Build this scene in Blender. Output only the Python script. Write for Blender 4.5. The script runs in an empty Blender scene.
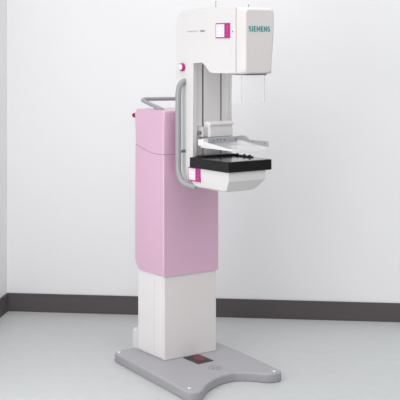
import bpy, bmesh, math
from mathutils import Vector, Matrix

scene = bpy.context.scene
C = scene.collection
PI = math.pi

# ---------------------------------------------------------------- camera
cam_d = bpy.data.cameras.new('camera')
cam = bpy.data.objects.new('camera', cam_d)
C.objects.link(cam)
cam_d.sensor_width = 36
cam_d.sensor_fit = 'HORIZONTAL'
cam_d.lens = 1085 / 400 * 36
cam_d.shift_y = -150 / 400            # level camera with a lowered frame: uprights stay upright
cam_d.clip_start = 0.05
cam_d.clip_end = 100
cam.location = (0, 0, 1.72)
cam.rotation_euler = (PI / 2, 0, 0)
scene.camera = cam

# ---------------------------------------------------------------- world
w = bpy.data.worlds.new('world')
scene.world = w
w.use_nodes = True
bg = w.node_tree.nodes['Background']
bg.inputs['Color'].default_value = (1.0, 1.0, 1.0, 1)
bg.inputs['Strength'].default_value = 1.0
# the studio is brighter overhead and to the left, dimmer to the right and low down
_nt = w.node_tree
_tc = _nt.nodes.new('ShaderNodeTexCoord')
_dp = _nt.nodes.new('ShaderNodeVectorMath')
_dp.operation = 'DOT_PRODUCT'
_dp.inputs[1].default_value = Vector((-0.60, -0.10, 0.79)).normalized()
_mr = _nt.nodes.new('ShaderNodeMapRange')
_mr.inputs['From Min'].default_value = -0.7
_mr.inputs['From Max'].default_value = 1.0
_mr.inputs['To Min'].default_value = 0.16
_mr.inputs['To Max'].default_value = 1.15
_nt.links.new(_tc.outputs['Generated'], _dp.inputs[0])
_nt.links.new(_dp.outputs['Value'], _mr.inputs['Value'])
_nt.links.new(_mr.outputs['Result'], bg.inputs['Strength'])

# ---------------------------------------------------------------- large lights
def area(name, loc, target, sx, sy, power, col=(1, 1, 1)):
    d = bpy.data.lights.new(name, 'AREA')
    d.shape = 'RECTANGLE'
    d.size = sx
    d.size_y = sy
    d.energy = power
    d.color = col
    o = bpy.data.objects.new(name, d)
    C.objects.link(o)
    o.location = loc
    o.rotation_euler = (Vector(target) - Vector(loc)).to_track_quat('-Z', 'Y').to_euler()
    return o

area('softbox_left', (-1.85, 2.6, 1.7), (-0.1, 5.9, 1.0), 2.0, 2.4, 36, (1, 0.995, 0.985))
area('added_strip_fill', (-1.28, 4.55, 1.1), (-0.1, 5.85, 0.8), 0.6, 1.7, 11.5, (1, 0.995, 0.985))  # added unseen light, brightens the left faces against the front ones
area('added_overhead_fill', (0.6, 4.2, 4.2), (0.5, 5.9, 0.6), 5.0, 4.0, 92, (1, 1, 0.995))  # added unseen light overhead to brighten the walls, no fixture there

# ---------------------------------------------------------------- exposure
vs = scene.view_settings
vs.view_transform = 'Standard'
vs.look = 'None'
vs.exposure = 0.0
vs.gamma = 1.0
vs.use_curve_mapping = False

# ---------------------------------------------------------------- materials
def srgb(r, g, b):
    f = lambda c: (c / 255 / 12.92) if c / 255 <= 0.04045 else ((c / 255 + 0.055) / 1.055) ** 2.4
    return (f(r), f(g), f(b), 1)

def mat(name, col, rough=0.5, metal=0.0, noise=0.0, nscale=30, bump=0.0, alpha=1.0, spec=0.5, coat=0.0, trans=0.0, stretch=None):
    m = bpy.data.materials.new(name)
    m.use_nodes = True
    nt = m.node_tree
    p = nt.nodes['Principled BSDF']
    p.inputs['Base Color'].default_value = col
    p.inputs['Roughness'].default_value = rough
    p.inputs['Metallic'].default_value = metal
    p.inputs['Alpha'].default_value = alpha
    p.inputs['Specular IOR Level'].default_value = spec
    p.inputs['Coat Weight'].default_value = coat
    p.inputs['Transmission Weight'].default_value = trans
    if noise or bump:
        tc = nt.nodes.new('ShaderNodeTexCoord')
        mp = nt.nodes.new('ShaderNodeMapping')
        nz = nt.nodes.new('ShaderNodeTexNoise')
        nz.inputs['Scale'].default_value = nscale
        nz.inputs['Detail'].default_value = 5
        if stretch:
            mp.inputs['Scale'].default_value = stretch
        nt.links.new(tc.outputs['Object'], mp.inputs['Vector'])
        nt.links.new(mp.outputs['Vector'], nz.inputs['Vector'])
        if noise:
            rp = nt.nodes.new('ShaderNodeValToRGB')
            rp.color_ramp.elements[0].position = 0.3
            rp.color_ramp.elements[1].position = 0.7
            rp.color_ramp.elements[0].color = tuple(c * (1 - noise) for c in col[:3]) + (1,)
            rp.color_ramp.elements[1].color = tuple(min(1, c * (1 + noise)) for c in col[:3]) + (1,)
            nt.links.new(nz.outputs['Fac'], rp.inputs['Fac'])
            nt.links.new(rp.outputs['Color'], p.inputs['Base Color'])
        if bump:
            b = nt.nodes.new('ShaderNodeBump')
            b.inputs['Strength'].default_value = bump
            b.inputs['Distance'].default_value = 0.002
            nt.links.new(nz.outputs['Fac'], b.inputs['Height'])
            nt.links.new(b.outputs['Normal'], p.inputs['Normal'])
    return m

M_wall = mat('wall_paint', srgb(232, 232, 234), 0.7, noise=0.006, nscale=3, bump=0.03, spec=0.2)
M_floor = mat('floor_vinyl', srgb(186, 189, 189), 0.42, noise=0.025, nscale=14, bump=0.02, spec=0.4)
M_skirt = mat('dark_brown_baseboard', srgb(84, 79, 81), 0.6, noise=0.03, nscale=4, stretch=(1, 1, 12), spec=0.3)
M_white = mat('white_lacquer', srgb(217, 215, 215), 0.38, noise=0.004, nscale=6, spec=0.4)
M_cream = mat('warm_white_plastic', srgb(220, 215, 215), 0.45, noise=0.004, nscale=6, spec=0.35)
M_panel = mat('white_column_panel', srgb(228, 225, 226), 0.4, spec=0.4)
M_cream2 = mat('grey_white_plastic', srgb(198, 194, 194), 0.45, spec=0.35)
M_pink = mat('pink_lacquer', srgb(213, 169, 196), 0.42, noise=0.006, nscale=5, spec=0.8, coat=1.0)
_p = M_pink.node_tree.nodes['Principled BSDF']
_p.inputs['Coat IOR'].default_value = 1.8
_p.inputs['Coat Roughness'].default_value = 0.3
M_pinkd = mat('pink_seam', srgb(150, 105, 135), 0.7)
M_grey = mat('grey_lacquer', srgb(157, 156, 161), 0.4, noise=0.01, nscale=40, spec=0.4)
M_tube = mat('grey_tube', srgb(150, 152, 156), 0.38, spec=0.5)
M_dgrey = mat('dark_grey_plastic', srgb(112, 112, 116), 0.5)
M_line = mat('shadow_gap_grey', srgb(84, 81, 82), 0.7)
M_black = mat('black_plastic', srgb(20, 18, 20), 0.42, spec=0.3)
M_sheen = mat('painted_wall_sheen', srgb(96, 94, 97), 0.18, noise=0.05, nscale=60, spec=0.7, coat=0.5)  # grey base colour paints the white wall's reflection in the glossy black top
M_mag = mat('magenta_film', srgb(172, 36, 122), 0.35)
M_scr = mat('white_film', srgb(230, 225, 232), 0.35)
M_mark = mat('pale_grey_print', srgb(218, 212, 222), 0.6)
M_text = mat('light_grey_print', srgb(176, 172, 176), 0.6)
M_markw = mat('pale_pink_print', srgb(196, 84, 156), 0.6)
M_teal = mat('teal_print', srgb(38, 146, 146), 0.5)
M_print = mat('grey_print', srgb(130, 126, 130), 0.6)
M_red = mat('red_plastic', srgb(168, 30, 42), 0.35)
M_dred = mat('dark_red_plastic', srgb(95, 35, 45), 0.45)
M_pedal = mat('crimson_print', srgb(112, 28, 56), 0.5)
M_mat = mat('black_rubber', srgb(50, 46, 48), 0.6, noise=0.08, nscale=80)
M_rail = mat('satin_aluminium', srgb(176, 177, 181), 0.4, metal=0.25)
M_clear = mat('frosted_clear_plastic', srgb(246, 246, 248), 0.15, alpha=0.55, spec=0.6)
M_shield = mat('clear_acrylic', srgb(245, 247, 250), 0.05, alpha=0.05, spec=0.5)
M_shieldedge = mat('acrylic_edge', srgb(205, 210, 214), 0.2, alpha=0.28)
M_steel = mat('bright_steel', srgb(235, 235, 238), 0.2, metal=0.6)

# ---------------------------------------------------------------- helpers
def link(name, bm, m, parent=None, smooth=True, bevel=0.0, seg=3, angle=35):
    me = bpy.data.meshes.new(name)
    bmesh.ops.recalc_face_normals(bm, faces=bm.faces[:])
    bm.to_mesh(me)
    bm.free()
    o = bpy.data.objects.new(name, me)
    C.objects.link(o)
    me.materials.append(m)
    if parent:
        o.parent = parent
    if smooth:
        for p in me.polygons:
            p.use_smooth = True
        if bevel > 0:
            b = o.modifiers.new('bevel', 'BEVEL')
            b.width = bevel
            b.segments = seg
            b.limit_method = 'ANGLE'
            b.angle_limit = math.radians(angle)
            b.harden_normals = True
        else:
            me.set_sharp_from_angle(angle=math.radians(angle))
            wn = o.modifiers.new('weighted_normals', 'WEIGHTED_NORMAL')
            wn.keep_sharp = True
            wn.weight = 80
    return o

def box(bm, x0, x1, y0, y1, z0, z1):
    vs_ = [bm.verts.new((x, y, z)) for z in (z0, z1) for x, y in ((x0, y0), (x1, y0), (x1, y1), (x0, y1))]
    for f in ((0, 1, 2, 3), (4, 5, 6, 7), (0, 1, 5, 4), (1, 2, 6, 5), (2, 3, 7, 6), (3, 0, 4, 7)):
        bm.faces.new([vs_[i] for i in f])
    return bm

def boxo(name, m, parent, x0, x1, y0, y1, z0, z1, bevel=0.003, seg=3):
    return link(name, box(bmesh.new(), x0, x1, y0, y1, z0, z1), m, parent, bevel=bevel, seg=seg)

def round_poly(pts, rad, n=6):
    """corner-rounded polygon; rad is one radius or one per point"""
    out = []
    N = len(pts)
    for i in range(N):
        r = rad[i] if isinstance(rad, (list, tuple)) else rad
        p = Vector(pts[i]); a = Vector(pts[i - 1]); b = Vector(pts[(i + 1) % N])
        if r <= 0:
            out.append(tuple(p)); continue
        da = (a - p); db = (b - p)
        r1 = min(r, da.length * 0.49, db.length * 0.49)
        s = p + da.normalized() * r1
        e = p + db.normalized() * r1
        for k in range(n + 1):
            t = k / n
            q = s * (1 - t) ** 2 + p * 2 * t * (1 - t) + e * t ** 2
            out.append((q.x, q.y))
    return out

def extrude_x(prof, x0, x1, bm=None):
    """profile of (y,z) extruded along x"""
    bm = bm or bmesh.new()
    a = [bm.verts.new((x0, y, z)) for y, z in prof]
    b = [bm.verts.new((x1, y, z)) for y, z in prof]
    n = len(prof)
    bm.faces.new(a); bm.faces.new(b[::-1])
    for i in range(n):
        bm.faces.new((a[i], b[i], b[(i + 1) % n], a[(i + 1) % n]))
    return bm

def rim_bevel(bm, xs, w, seg=4):
    """round the outline edges that lie on the planes x = xs"""
    es = [e for e in bm.edges if len(e.link_faces) == 2 and any(abs(e.verts[0].co.x - x) < 1e-5 and abs(e.verts[1].co.x - x) < 1e-5 for x in xs)]
    bmesh.ops.bevel(bm, geom=es, offset=w, segments=seg, profile=0.5, affect='EDGES', clamp_overlap=True)
    return bm

def extrude_z(prof, z0, z1, bm=None):
    bm = bm or bmesh.new()
    a = [bm.verts.new((x, y, z0)) for x, y in prof]
    b = [bm.verts.new((x, y, z1)) for x, y in prof]
    n = len(prof)
    bm.faces.new(a[::-1]); bm.faces.new(b)
    for i in range(n):
        bm.faces.new((a[i], a[(i + 1) % n], b[(i + 1) % n], b[i]))
    return bm

def loft(rings, bm=None):
    bm = bm or bmesh.new()
    rr = [[bm.verts.new(p) for p in r] for r in rings]
    n = len(rr[0])
    for k in range(len(rr) - 1):
        for i in range(n):
            bm.faces.new((rr[k][i], rr[k][(i + 1) % n], rr[k + 1][(i + 1) % n], rr[k + 1][i]))
    bm.faces.new(rr[0]); bm.faces.new(rr[-1])
    return bm

def smooth_path(pts, rad, n=7):
    pts = [Vector(p) for p in pts]
    out = [pts[0]]
    for i in range(1, len(pts) - 1):
        p, a, b = pts[i], pts[i - 1], pts[i + 1]
        r = rad[i - 1] if isinstance(rad, (list, tuple)) else rad
        r = min(r, (a - p).length * 0.49, (b - p).length * 0.49)
        s = p + (a - p).normalized() * r
        e = p + (b - p).normalized() * r
        for k in range(n + 1):
            t = k / n
            out.append(s * (1 - t) ** 2 + p * 2 * t * (1 - t) + e * t ** 2)
    out.append(pts[-1])
    return out

def tube(path, r, bm=None, seg=16):
    bm = bm or bmesh.new()
    path = [Vector(p) for p in path]
    up = None
    rings = []
    for i, p in enumerate(path):
        t = (path[min(i + 1, len(path) - 1)] - path[max(i - 1, 0)]).normalized()
        if up is None:
            up = t.orthogonal().normalized()
        up = (up - t * up.dot(t)).normalized()
        s = t.cross(up)
        rings.append([p + up * math.cos(a) * r + s * math.sin(a) * r for a in [2 * PI * k / seg for k in range(seg)]])
    return loft(rings, bm)

def cyl(p0, p1, r0, r1=None, seg=24, bm=None):
    r1 = r0 if r1 is None else r1
    bm = bm or bmesh.new()
    p0, p1 = Vector(p0), Vector(p1)
    t = (p1 - p0).normalized(); u = t.orthogonal().normalized(); s = t.cross(u)
    return loft([[p + u * math.cos(2 * PI * k / seg) * r + s * math.sin(2 * PI * k / seg) * r for k in range(seg)] for p, r in ((p0, r0), (p1, r1))], bm)

def lathe(base, axis, prof, seg=28, bm=None):
    """prof: list of (distance along axis, radius)"""
    bm = bm or bmesh.new()
    base, t = Vector(base), Vector(axis).normalized()
    u = t.orthogonal().normalized(); s = t.cross(u)
    return loft([[base + t * d + (u * math.cos(2 * PI * k / seg) + s * math.sin(2 * PI * k / seg)) * r for k in range(seg)] for d, r in prof], bm)

def text(name, body, m, parent, loc, size, side, shear=0.0, extrude=0.0006, sx=1.0, offset=0.0):
    cu = bpy.data.curves.new(name, 'FONT')
    cu.body = body
    cu.size = size
    cu.extrude = extrude
    cu.offset = offset
    cu.shear = shear
    cu.align_x = 'CENTER'
    cu.align_y = 'CENTER'
    tmp = bpy.data.objects.new(name + '_curve', cu)
    C.objects.link(tmp)
    dg = bpy.context.evaluated_depsgraph_get()
    me = bpy.data.meshes.new_from_object(tmp.evaluated_get(dg))
    bpy.data.objects.remove(tmp)
    me.name = name
    if side == 'left':
        R = Matrix(((0, 0, -1), (-1, 0, 0), (0, 1, 0))).to_4x4()
    elif side == 'front':
        R = Matrix(((1, 0, 0), (0, 0, -1), (0, 1, 0))).to_4x4()
    me.transform(Matrix.Translation(loc) @ R @ Matrix.Diagonal((sx, 1, 1, 1)))
    me.materials.clear()
    me.materials.append(m)
    o = bpy.data.objects.new(name, me)
    C.objects.link(o)
    o.parent = parent
    return o

# ---------------------------------------------------------------- room
corner = Vector((-1.273, 7.156, 0))
wd = Vector((0.9934, -0.1143, 0))        # along the back wall, to the right
ld = Vector((-0.1143, -0.9934, 0))       # along the left wall, towards the camera

def slab(name, o, a, la, n, th, z0, z1, m, la0=0.0, bevel=0.0):
    """upright slab starting at o, running la along a, th thick along n"""
    bm = bmesh.new()
    p = [o + a * la0, o + a * la, o + a * la + n * th, o + a * la0 + n * th]
    lo = [bm.verts.new((q.x, q.y, z0)) for q in p]
    hi = [bm.verts.new((q.x, q.y, z1)) for q in p]
    bm.faces.new(lo); bm.faces.new(hi)
    for i in range(4):
        bm.faces.new((lo[i], lo[(i + 1) % 4], hi[(i + 1) % 4], hi[i]))
    ob = link(name, bm, m, bevel=bevel, seg=2)
    ob['kind'] = 'structure'
    return ob

bm = bmesh.new()
box(bm, -2.6, 4.5, -1.2, 7.6, -0.1, 0.0)
fl = link('floor', bm, M_floor)
fl['kind'] = 'structure'
slab('wall_back', corner, wd, 5.2, -ld, 0.12, 0, 3.2, M_wall, la0=-0.12)
slab('wall_left', corner, ld, 7.5, -wd, 0.12, 0, 3.2, M_wall)
slab('baseboard_back', corner, wd, 5.2, ld, 0.012, 0, 0.1195, M_skirt, bevel=0.002)
slab('baseboard_left', corner, ld, 7.5, wd, 0.012, 0, 0.1195, M_skirt, la0=0.012, bevel=0.002)

# ---------------------------------------------------------------- the machine
mach = bpy.data.objects.new('mammography_machine', None)
C.objects.link(mach)
mach.location = (-0.191, 5.83, 0)
mach.rotation_euler = (0, 0, math.atan2(0.574, 0.819))
mach['label'] = 'pink and white upright breast x-ray machine on a flat grey base plate'
mach['category'] = 'medical machine'

# base plate (x right, y back, z up in the machine's own frame)
bp = [(-0.137, 0.325), (-0.160, 0.0), (-0.18, -0.30), (-0.198, -0.510), (-0.135, -0.540), (-0.045, -0.452),
      (0.08, -0.385), (0.19, -0.375), (0.26, -0.43), (0.315, -0.515), (0.403, -0.518), (0.418, -0.40), (0.448, -0.113), (0.458, 0.159), (0.45, 0.325)]
br = [0.06, 0.08, 0.08, 0.05, 0.05, 0.06, 0.05, 0.05, 0.05, 0.04, 0.05, 0.08, 0.1, 0.08, 0.06]
outer = round_poly(bp, br, 6)
cx, cy = 0.14, -0.05
def shrink(pts, d):
    out = []
    n = len(pts)
    for i in range(n):
        a = Vector(pts[i - 1]); b = Vector(pts[(i + 1) % n])
        t = (b - a).normalized()
        nrm = Vector((t.y, -t.x))
        out.append((pts[i][0] + nrm.x * d, pts[i][1] + nrm.y * d))
    return out
area2 = sum(outer[i - 1][0] * outer[i][1] - outer[i][0] * outer[i - 1][1] for i in range(len(outer)))
sg = -1 if area2 > 0 else 1
rings = []
for d, z in ((0.004, 0.0), (0.0, 0.004), (0.0, 0.038), (0.002, 0.044), (0.007, 0.0485), (0.013, 0.05)):
    rings.append([(x, y, z) for x, y in shrink(outer, sg * d)])
base = link('base_plate', loft(rings), M_grey, mach, angle=50)
for sx, sy in ((-0.111, 0.285), (-0.155, -0.464), (0.367, -0.484), (0.405, 0.285)):
    link('screw_cap', lathe((sx, sy, 0.0495), (0, 0, 1), [(0, 0.0115), (0.0025, 0.0105), (0.0035, 0.007)]), M_steel, base)
ped = link('warning_plate', extrude_z(round_poly([(0.112, -0.012), (0.112, -0.157), (0.216, -0.153), (0.216, -0.008)], 0.006), 0.0495, 0.0525), M_mat, base)
ped['label'] = 'black rubber plate with a crimson sign'
link('sign', extrude_z(round_poly([(0.165, -0.022), (0.140, -0.085), (0.158, -0.118), (0.200, -0.108), (0.207, -0.04), (0.192, -0.018)], 0.012), 0.0522, 0.0532), M_pedal, ped)
# embossed round badge
bm = bmesh.new()
N = 32
lg = (0.147, -0.262)
for r0, r1 in ((0.033, 0.0365),):
    lo = []
    for r, z in ((r0, 0.0498), (r0, 0.0507), (r1, 0.0507), (r1, 0.0498)):
        lo.append([bm.verts.new((lg[0] + math.cos(2 * PI * k / N) * r, lg[1] + math.sin(2 * PI * k / N) * r, z)) for k in range(N)])
    for j in range(4):
        for k in range(N):
            bm.faces.new((lo[j][k], lo[j][(k + 1) % N], lo[(j + 1) % 4][(k + 1) % N], lo[(j + 1) % 4][k]))
box(bm, lg[0] - 0.019, lg[0] - 0.005, lg[1] - 0.006, lg[1] + 0.012, 0.0498, 0.0507)
box(bm, lg[0] + 0.002, lg[0] + 0.019, lg[1] - 0.014, lg[1] + 0.002, 0.0498, 0.0507)
link('badge', bm, M_print, base)

# white lower column
col = boxo('column', M_cream, mach, 0, 0.343, 0, 0.27, 0.05, 0.62, 0.004)
boxo('side_panel', M_panel, col, -0.003, 0.001, 0.100, 0.262, 0.060, 0.60, 0.0008)
boxo('side_strip', M_panel, col, -0.003, 0.001, 0.008, 0.094, 0.060, 0.60, 0.0008)
# foot box behind the column with a scooped top
prof = round_poly([(0.27, 0.05), (0.326, 0.05), (0.326, 0.160), (0.316, 0.160), (0.309, 0.150), (0.298, 0.150), (0.292, 0.158), (0.27, 0.158)], 0.003, 3)
link('cable_box', extrude_x(prof, 0.0, 0.343), M_white, mach, bevel=0.002)

# pink housing
def seam(off):
    pts = []
    for k in range(17):
        t = k / 16
        y = -0.006 + t * 0.292
        s = min(1, max(0, (y - 0.10) / 0.19))
        pts.append((y, 1.157 + 0.036 * (s * s * (3 - 2 * s)) + off))
    return pts
s0 = seam(-0.0012)
low = [(-0.006, 0.500), (0.215, 0.500)] + [(0.215 + 0.071 * math.sin(a), 0.555 - 0.055 * math.cos(a)) for a in [PI / 2 * k / 8 for k in range(1, 9)]] + s0[::-1]
bm = extrude_x(low, -0.009, 0.356)
hs = link('pink_housing', rim_bevel(bm, (-0.009, 0.356), 0.006), M_pink, mach, angle=40)
s1 = seam(0.0012)
upp = s1 + [(0.286 - 0.022 * (1 - math.cos(a)), 1.372 + 0.022 * math.sin(a)) for a in [PI / 2 * k / 6 for k in range(7)]] + [(-0.006 + 0.014 * (1 - math.sin(a)), 1.380 + 0.014 * math.cos(a)) for a in [PI / 2 * k / 5 for k in range(6)]]
bm = extrude_x(upp, -0.009, 0.356)
hu = link('pink_top_cover', rim_bevel(bm, (-0.009, 0.356), 0.012, 5), M_pink, mach, angle=40)
boxo('seam_core', M_pinkd, hs, -0.0055, 0.3525, -0.003, 0.282, 1.10, 1.25, 0.002)

# push handle on the back of the housing
path = smooth_path([(0.035, 0.085, 1.397), (0.034, 0.12, 1.405), (0.03, 0.300, 1.444), (0.31, 0.300, 1.440), (0.31, 0.12, 1.405), (0.31, 0.085, 1.397)], [0.03, 0.05, 0.05, 0.03])
ph = link('push_handle', tube(path, 0.0108), M_tube, mach, angle=60)
for xx in (0.035, 0.31):
    link('handle_foot', loft([[(xx + a * 0.015 * k, 0.108 + b * 0.045 * k, z) for a, b in [(math.cos(2 * PI * i / 24), math.sin(2 * PI * i / 24)) for i in range(24)]] for k, z in ((1, 1.391), (1, 1.400), (0.8, 1.406))]), M_tube, ph)

# red stop button at the back corner
eb = link('stop_button', lathe((0.008, 0.284, 1.354), (0, 1, 0), [(0, 0.0125), (0.024, 0.0125), (0.026, 0.011)]), M_dred, mach)
link('button_cap', lathe((0.006, 0.308, 1.354), (0, 1, 0), [(0, 0.0130), (0.009, 0.0138), (0.014, 0.013), (0.017, 0.006)]), M_red, eb)

# ------------------------------------------------------------ C-arm: mast and head in one shell
def cprof(front):
    return [(-0.052, 1.040)] + [(-0.044, 1.20), (-0.044, 1.77), (-0.048, 1.870), (-0.056, 1.900), (-0.072, 1.916), (-0.105, 1.927), (-0.150, 1.933), (-0.22, 1.937), (-0.36, 1.9385), (-0.575, 1.934),
            (-0.575, 1.601), (-0.375, 1.603), (-0.352, 1.607), (-0.336, 1.616), (-0.326, 1.630), (-0.318, 1.643), (-0.305, 1.652), (-0.285, 1.655), (front - 0.002, 1.655), (front, 1.650),
            (front, 1.055), (front + 0.02, 1.030), (-0.14, 1.015), (-0.08, 1.020)]
bm = extrude_x(cprof(-0.206), 0.045, 0.068)
rim_bevel(bm, (0.045,), 0.004)
arm = link('side_shell', bm, M_white, mach, angle=30)
bm = extrude_x(cprof(-0.206), 0.272, 0.295)
rim_bevel(bm, (0.295,), 0.004)
for v in bm.verts:                        # the head narrows a little towards its front
    if v.co.x > 0.28 and v.co.y < -0.206:
        v.co.x -= 0.034 * (-v.co.y - 0.206) / 0.369
link('side_shell', bm, M_white, mach, angle=30)
arm = link('arm_body', extrude_x(cprof(-0.196), 0.068, 0.272), M_panel, mach, angle=30)
boxo('arm_hub', M_dgrey, mach, 0.10, 0.24, -0.05, -0.004, 1.16, 1.33, 0.004)
# recessed panel with its gaps
boxo('sliding_cover', M_panel, arm, 0.1172, 0.2270, -0.1985, -0.195, 1.17, 1.640, 0.001)
for gx in (0.1135, 0.2305):
    boxo('guide_slot', M_line, arm, gx - 0.004, gx + 0.004, -0.1978, -0.195, 1.17, 1.643, 0.0005)
boxo('lower_panel', M_cream2, arm, 0.069, 0.1095, -0.201, -0.195, 1.165, 1.322, 0.001)

# front cover of the head
def cover_ring(y, x0, x1, x1b, z0, z1, r):
    pts = round_poly([(x0, z0), (x1b, z0), (x1, z0 + 0.22), (x1, z1), (x0, z1)], [r, r, 0.03, r * 1.3, r], 6)
    return [(x, y, z) for x, z in pts]
rings = [cover_ring(-0.583, 0.0460, 0.2620, 0.2560, 1.6015, 1.9335, 0.008),
         cover_ring(-0.608, 0.0480, 0.2550, 0.2420, 1.6015, 1.9325, 0.014),
         cover_ring(-0.625, 0.0500, 0.2480, 0.2300, 1.6020, 1.9300, 0.020),
         cover_ring(-0.636, 0.0540, 0.2400, 0.2220, 1.6035, 1.9260, 0.024),
         cover_ring(-0.642, 0.0590, 0.2320, 0.2150, 1.6060, 1.9210, 0.024),
         cover_ring(-0.644, 0.0640, 0.2260, 0.2090, 1.6100, 1.9160, 0.022)]
fc = link('front_cover', loft(rings), M_cream, mach, angle=50)
boxo('seam_core', M_text, mach, 0.050, 0.256, -0.585, -0.573, 1.605, 1.930, 0.001)
# bold capitals cut from strokes: each stroke is a quad in letter space (width, height 0..1)
H_, T_ = 0.0270, 0.0056
def strokes(ch):
    t = T_; h = H_; m0 = (h - t) / 2
    R = lambda x0, x1, z0, z1: [(x0, z0), (x1, z0), (x1, z1), (x0, z1)]
    if ch == 'I':
        return 0.006, [R(0, 0.006, 0, h)]
    if ch == 'E':
        w_ = 0.0145
        return w_, [R(0, t, 0, h), R(t, w_, 0, t * 0.9), R(t, w_ - 0.001, m0, m0 + t * 0.9), R(t, w_, h - t * 0.9, h)]
    if ch == 'N':
        w_ = 0.0185
        return w_, [R(0, 0.005, 0, h), R(w_ - 0.005, w_, 0, h), [(0.005, h), (0.005, h - 0.010), (w_ - 0.005, 0), (w_ - 0.005, 0.010)]]
    if ch == 'M':
        w_ = 0.0225; c_ = w_ / 2
        return w_, [R(0, 0.0048, 0, h), R(w_ - 0.0048, w_, 0, h), [(0.0048, h), (0.0048, h - 0.011), (c_, 0.004), (c_, 0.013)], [(w_ - 0.0048, h), (c_, 0.013), (c_, 0.004), (w_ - 0.0048, h - 0.011)]]
    w_ = 0.0160                       # S
    k = 0.003
    e = t * 0.9
    return w_, [[(0, 0.001), (w_ - k, 0), (w_, k), (w_ - 0.001, e), (0, e)], [(w_ - t, e), (w_ - 0.001, e), (w_, k), (w_, m0), (w_ - k, m0 + e), (w_ - t, m0 + e)],
                [(k, m0), (w_ - t, m0), (w_ - t, m0 + e), (k, m0 + e)], [(0, m0 + k), (k, m0), (t, m0 + e), (t, h - e), (0.001, h - e), (0, h - k)], [(0.001, h - e), (w_ - 0.001, h - e), (w_ - 0.001, h - 0.001), (k, h), (0, h - k)]]
bm = bmesh.new()
cur = 0.0755
for ch in 'SIEMENS':
    w_, qs = strokes(ch)
    for q in qs:
        a = [bm.verts.new((cur + x, -0.6450, 1.8110 + z)) for x, z in q]
        b = [bm.verts.new((cur + x, -0.6430, 1.8110 + z)) for x, z in q]
        bm.faces.new(a); bm.faces.new(b[::-1])
        for i in range(len(q)):
            bm.faces.new((a[i], b[i], b[(i + 1) % len(q)], a[(i + 1) % len(q)]))
    cur += w_ + 0.0042
link('maker_lettering', bm, M_teal, fc, smooth=False)
boxo('collimator_plate', M_dgrey, mach, 0.075, 0.205, -0.625, -0.50, 1.595, 1.604, 0.003)
text('model_lettering', 'MAMMOMAT', M_text, arm, (0.0446, -0.200, 1.817), 0.0125, 'left', sx=1.35, shear=0.2, extrude=0.0003)
text('model_lettering', 'Select', M_print, arm, (0.0446, -0.291, 1.819), 0.0165, 'left', sx=1.1, shear=0.2, extrude=0.0003, offset=0.0004)

# face shield hanging from the head
sh = link('face_shield', extrude_z(round_poly([(0.065, -0.50), (0.068, -0.595), (0.078, -0.606), (0.20, -0.606), (0.210, -0.595), (0.213, -0.50), (0.210, -0.50), (0.207, -0.594), (0.199, -0.603), (0.079, -0.603), (0.071, -0.594), (0.068, -0.50)], 0.0), 1.452, 1.602), M_shield, mach)
for xx in (0.0665, 0.2115):
    boxo('shield_edge', M_shieldedge, sh, xx - 0.002, xx + 0.002, -0.600, -0.594, 1.455, 1.60, 0.0008)

# pins on top of the head
for px_, py_, h in ((0.060, -0.388, 0.034), (0.185, -0.50, 0.016)):
    p = link('lifting_pin', lathe((px_, py_, 1.936), (0, 0, 1), [(0, 0.004), (0.003, 0.004), (0.004, 0.0018), (h - 0.006, 0.0018), (h - 0.004, 0.0032), (h, 0.0028)], 14), M_tube, mach)

# display label plates on the left flank
def label(name, y0, y1, z0, z1, split, parent, x=0.045, cells=3):
    # y0 > y1: back edge and front edge
    bm = bmesh.new()
    box(bm, x - 0.003, x + 0.001, y1, y0, z0, z1)
    lb = link(name, bm, M_mag, parent, bevel=0.0012)
    yb = y0 - 0.006; yf = y0 + (y1 - y0) * split
    boxo('white_field', M_scr, lb, x - 0.0040, x - 0.002, yf, yb, z0 + 0.006, z1 - 0.006, 0.0006)
    bm = bmesh.new()
    for i in range(2):
        for j in range(cells):
            yy = yb + (yf - yb) * (0.28 + 0.44 * i)
            zz = z0 + (z1 - z0) * (0.22 + 0.56 * j / (cells - 1))
            box(bm, x - 0.0043, x - 0.0035, yy - 0.008, yy + 0.008, zz - 0.005, zz + 0.005)
    link('printed_symbols', bm, M_mark, lb, smooth=False)
    bm = bmesh.new()
    for j in range(3):
        yy = yf + (y1 - yf) * 0.5
        zz = z0 + (z1 - z0) * (0.24 + 0.26 * j)
        cyl((x - 0.0025, yy, zz), (x - 0.0036, yy, zz), 0.0045 if j != 1 else 0.006, seg=14, bm=bm)
    link('printed_dots', bm, M_markw, lb, smooth=False)
    return lb
label('control_label', -0.410, -0.532, 1.779, 1.856, 0.62, mach)
link('status_light', lathe((0.0455, -0.552, 1.812), (-1, 0, 0), [(0, 0.004), (0.002, 0.0035)], 14), M_dgrey, mach)

# rotary knob
kn = link('rotary_knob', lathe((0.045, -0.112, 1.629), (-1, 0, 0), [(0, 0.0215), (0.003, 0.0225), (0.014, 0.0215), (0.017, 0.019)]), M_mag, mach)
link('knob_cap', lathe((0.029, -0.112, 1.629), (-1, 0, 0), [(0, 0.0165), (0.003, 0.0160), (0.006, 0.012), (0.007, 0.005)]), M_panel, kn)

# ------------------------------------------------------------ grab handles left and right
for s in (-1, 1):
    X = lambda d: 0.170 + s * (d if s < 0 else 0.12 + (d - 0.12) * 0.9)
    path = smooth_path([(X(0.120), -0.128, 1.556), (X(0.146), -0.128, 1.548), (X(0.161), -0.129, 1.528), (X(0.168), -0.130, 1.49), (X(0.168), -0.130, 1.07), (X(0.160), -0.168, 1.016), (X(0.122), -0.225, 1.004)], [0.02, 0.02, 0.03, 0.05, 0.04])
    gh = link('grab_handle', tube(path, 0.0155, seg=20), M_tube, mach, angle=60)
    link('handle_stub', cyl((X(0.122), -0.130, 1.185), (X(0.165), -0.130, 1.185), 0.008), M_dgrey, gh)

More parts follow.
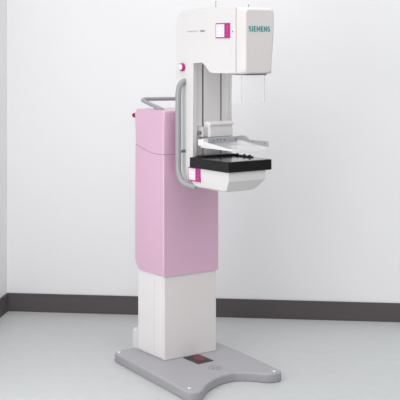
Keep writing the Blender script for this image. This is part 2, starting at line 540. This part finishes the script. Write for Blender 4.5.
# ------------------------------------------------------------ breast support table
def ring_h(z, x0, x1, y0, y1, rb, rf):
    pts = round_poly([(x0, y1), (x0, y0), (x1, y0), (x1, y1)], [rb, rf, rf, rb], 6)
    return [(x, y, z) for x, y in pts]
rings = [ring_h(1.110, 0.030, 0.268, -0.538, -0.165, 0.01, 0.004),
         ring_h(1.062, 0.030, 0.268, -0.538, -0.168, 0.01, 0.004),
         ring_h(1.012, 0.038, 0.226, -0.506, -0.215, 0.02, 0.012),
         ring_h(1.004, 0.048, 0.205, -0.490, -0.240, 0.02, 0.020)]
hous = link('support_housing', loft(rings), M_white, mach, angle=22)
label('control_label', -0.186, -0.296, 1.036, 1.108, 0.60, mach, x=0.030)

tb = link('support_table', extrude_z(round_poly([(0.018, -0.212), (0.018, -0.547), (0.305, -0.547), (0.305, -0.212)], [0.004, 0.018, 0.018, 0.004]), 1.108, 1.160), M_black, mach, bevel=0.002)
boxo('detector_panel', M_sheen, tb, 0.030, 0.292, -0.535, -0.300, 1.158, 1.1612, 0.001)  # front of the black top, its pale reflection painted in as grey
# raised black rail with its screws at the back of the table
bm = bmesh.new()
box(bm, 0.030, 0.262, -0.296, -0.262, 1.158, 1.172)
box(bm, 0.250, 0.280, -0.420, -0.262, 1.158, 1.168)
rl = link('guide_rail', bm, M_black, tb, bevel=0.002)
for xx, yy, zz in ((0.045, -0.235, 1.159), (0.12, -0.235, 1.159), (0.20, -0.235, 1.159), (0.265, -0.30, 1.168), (0.265, -0.36, 1.168), (0.265, -0.405, 1.168)):
    link('rail_screw', lathe((xx, yy, zz - 0.001), (0, 0, 1), [(0, 0.007), (0.006, 0.007), (0.0075, 0.005)], 16), M_black, rl)

# ------------------------------------------------------------ compression carriage and paddle
prof = round_poly([(-0.185, 1.262), (-0.262, 1.262), (-0.262, 1.300), (-0.250, 1.336), (-0.222, 1.342), (-0.185, 1.338)], [0, 0.006, 0.02, 0.012, 0.01, 0], 5)
car = link('compression_carriage', rim_bevel(extrude_x(prof, 0.118, 0.262), (0.118, 0.262), 0.004), M_white, mach, angle=40)
prof = round_poly([(-0.225, 1.330), (-0.262, 1.322), (-0.266, 1.334), (-0.250, 1.344), (-0.225, 1.345)], 0.004, 3)
link('carriage_grip', rim_bevel(extrude_x(prof, 0.112, 0.268), (0.112, 0.268), 0.002), M_panel, car, angle=40)
boxo('carriage_clamp', M_cream2, car, 0.086, 0.119, -0.235, -0.19, 1.262, 1.315, 0.006)
link('clamp_knob', lathe((0.087, -0.215, 1.285), (-1, 0, 0), [(0, 0.010), (0.012, 0.010), (0.014, 0.008)], 18), M_dgrey, car)

# rear bar with its row of holes
bar = boxo('paddle_frame', M_rail, mach, 0.060, 0.284, -0.288, -0.262, 1.236, 1.262, 0.003)
for xx in (0.118, 0.142, 0.164, 0.188, 0.262):
    link('frame_bolt', lathe((xx, -0.2875, 1.249 + (0.002 if xx in (0.142, 0.164) else -0.001)), (0, -1, 0), [(0, 0.0052), (0.0012, 0.0048)], 14), M_dgrey, bar)
boxo('frame_end', M_panel, bar, 0.040, 0.078, -0.300, -0.255, 1.222, 1.256, 0.005)
# side arm on the right, stepping down towards the front
prof = round_poly([(-0.268, 1.238), (-0.268, 1.262), (-0.305, 1.268), (-0.352, 1.270), (-0.385, 1.250), (-0.535, 1.254), (-0.541, 1.226), (-0.400, 1.222), (-0.365, 1.238), (-0.320, 1.242)], [0.002, 0.004, 0.01, 0.015, 0.02, 0.005, 0.004, 0.02, 0.015, 0.01], 5)
sa = link('side_arm', extrude_x(prof, 0.276, 0.284), M_rail, bar, bevel=0.0012)
for yy, zz in ((-0.415, 1.245), (-0.515, 1.242)):
    link('arm_bolt', lathe((0.2765, yy, zz), (-1, 0, 0), [(0, 0.004), (0.001, 0.0038)], 12), M_dgrey, sa)
# clear tray
bm = bmesh.new()
outl = round_poly([(0.042, -0.275), (0.042, -0.543), (0.276, -0.543), (0.276, -0.275)], [0.004, 0.02, 0.02, 0.004], 6)
inn = round_poly([(0.045, -0.278), (0.045, -0.540), (0.273, -0.540), (0.273, -0.278)], [0.004, 0.018, 0.018, 0.004], 6)
def rimz(y):
    t = (y + 0.275) / (-0.268)
    return 1.250 - 0.026 * min(1, max(0, t) * 1.1)
v0 = [bm.verts.new((x, y, 1.214)) for x, y in outl]
v1 = [bm.verts.new((x, y, rimz(y))) for x, y in outl]
v2 = [bm.verts.new((x, y, rimz(y))) for x, y in inn]
v3 = [bm.verts.new((x, y, 1.217)) for x, y in inn]
n = len(outl)
bm.faces.new(v0[::-1]); bm.faces.new(v3)
for a, b in ((v0, v1), (v1, v2), (v2, v3)):
    for i in range(n):
        bm.faces.new((a[i], a[(i + 1) % n], b[(i + 1) % n], b[i]))
link('compression_paddle', bm, M_clear, mach, angle=40)
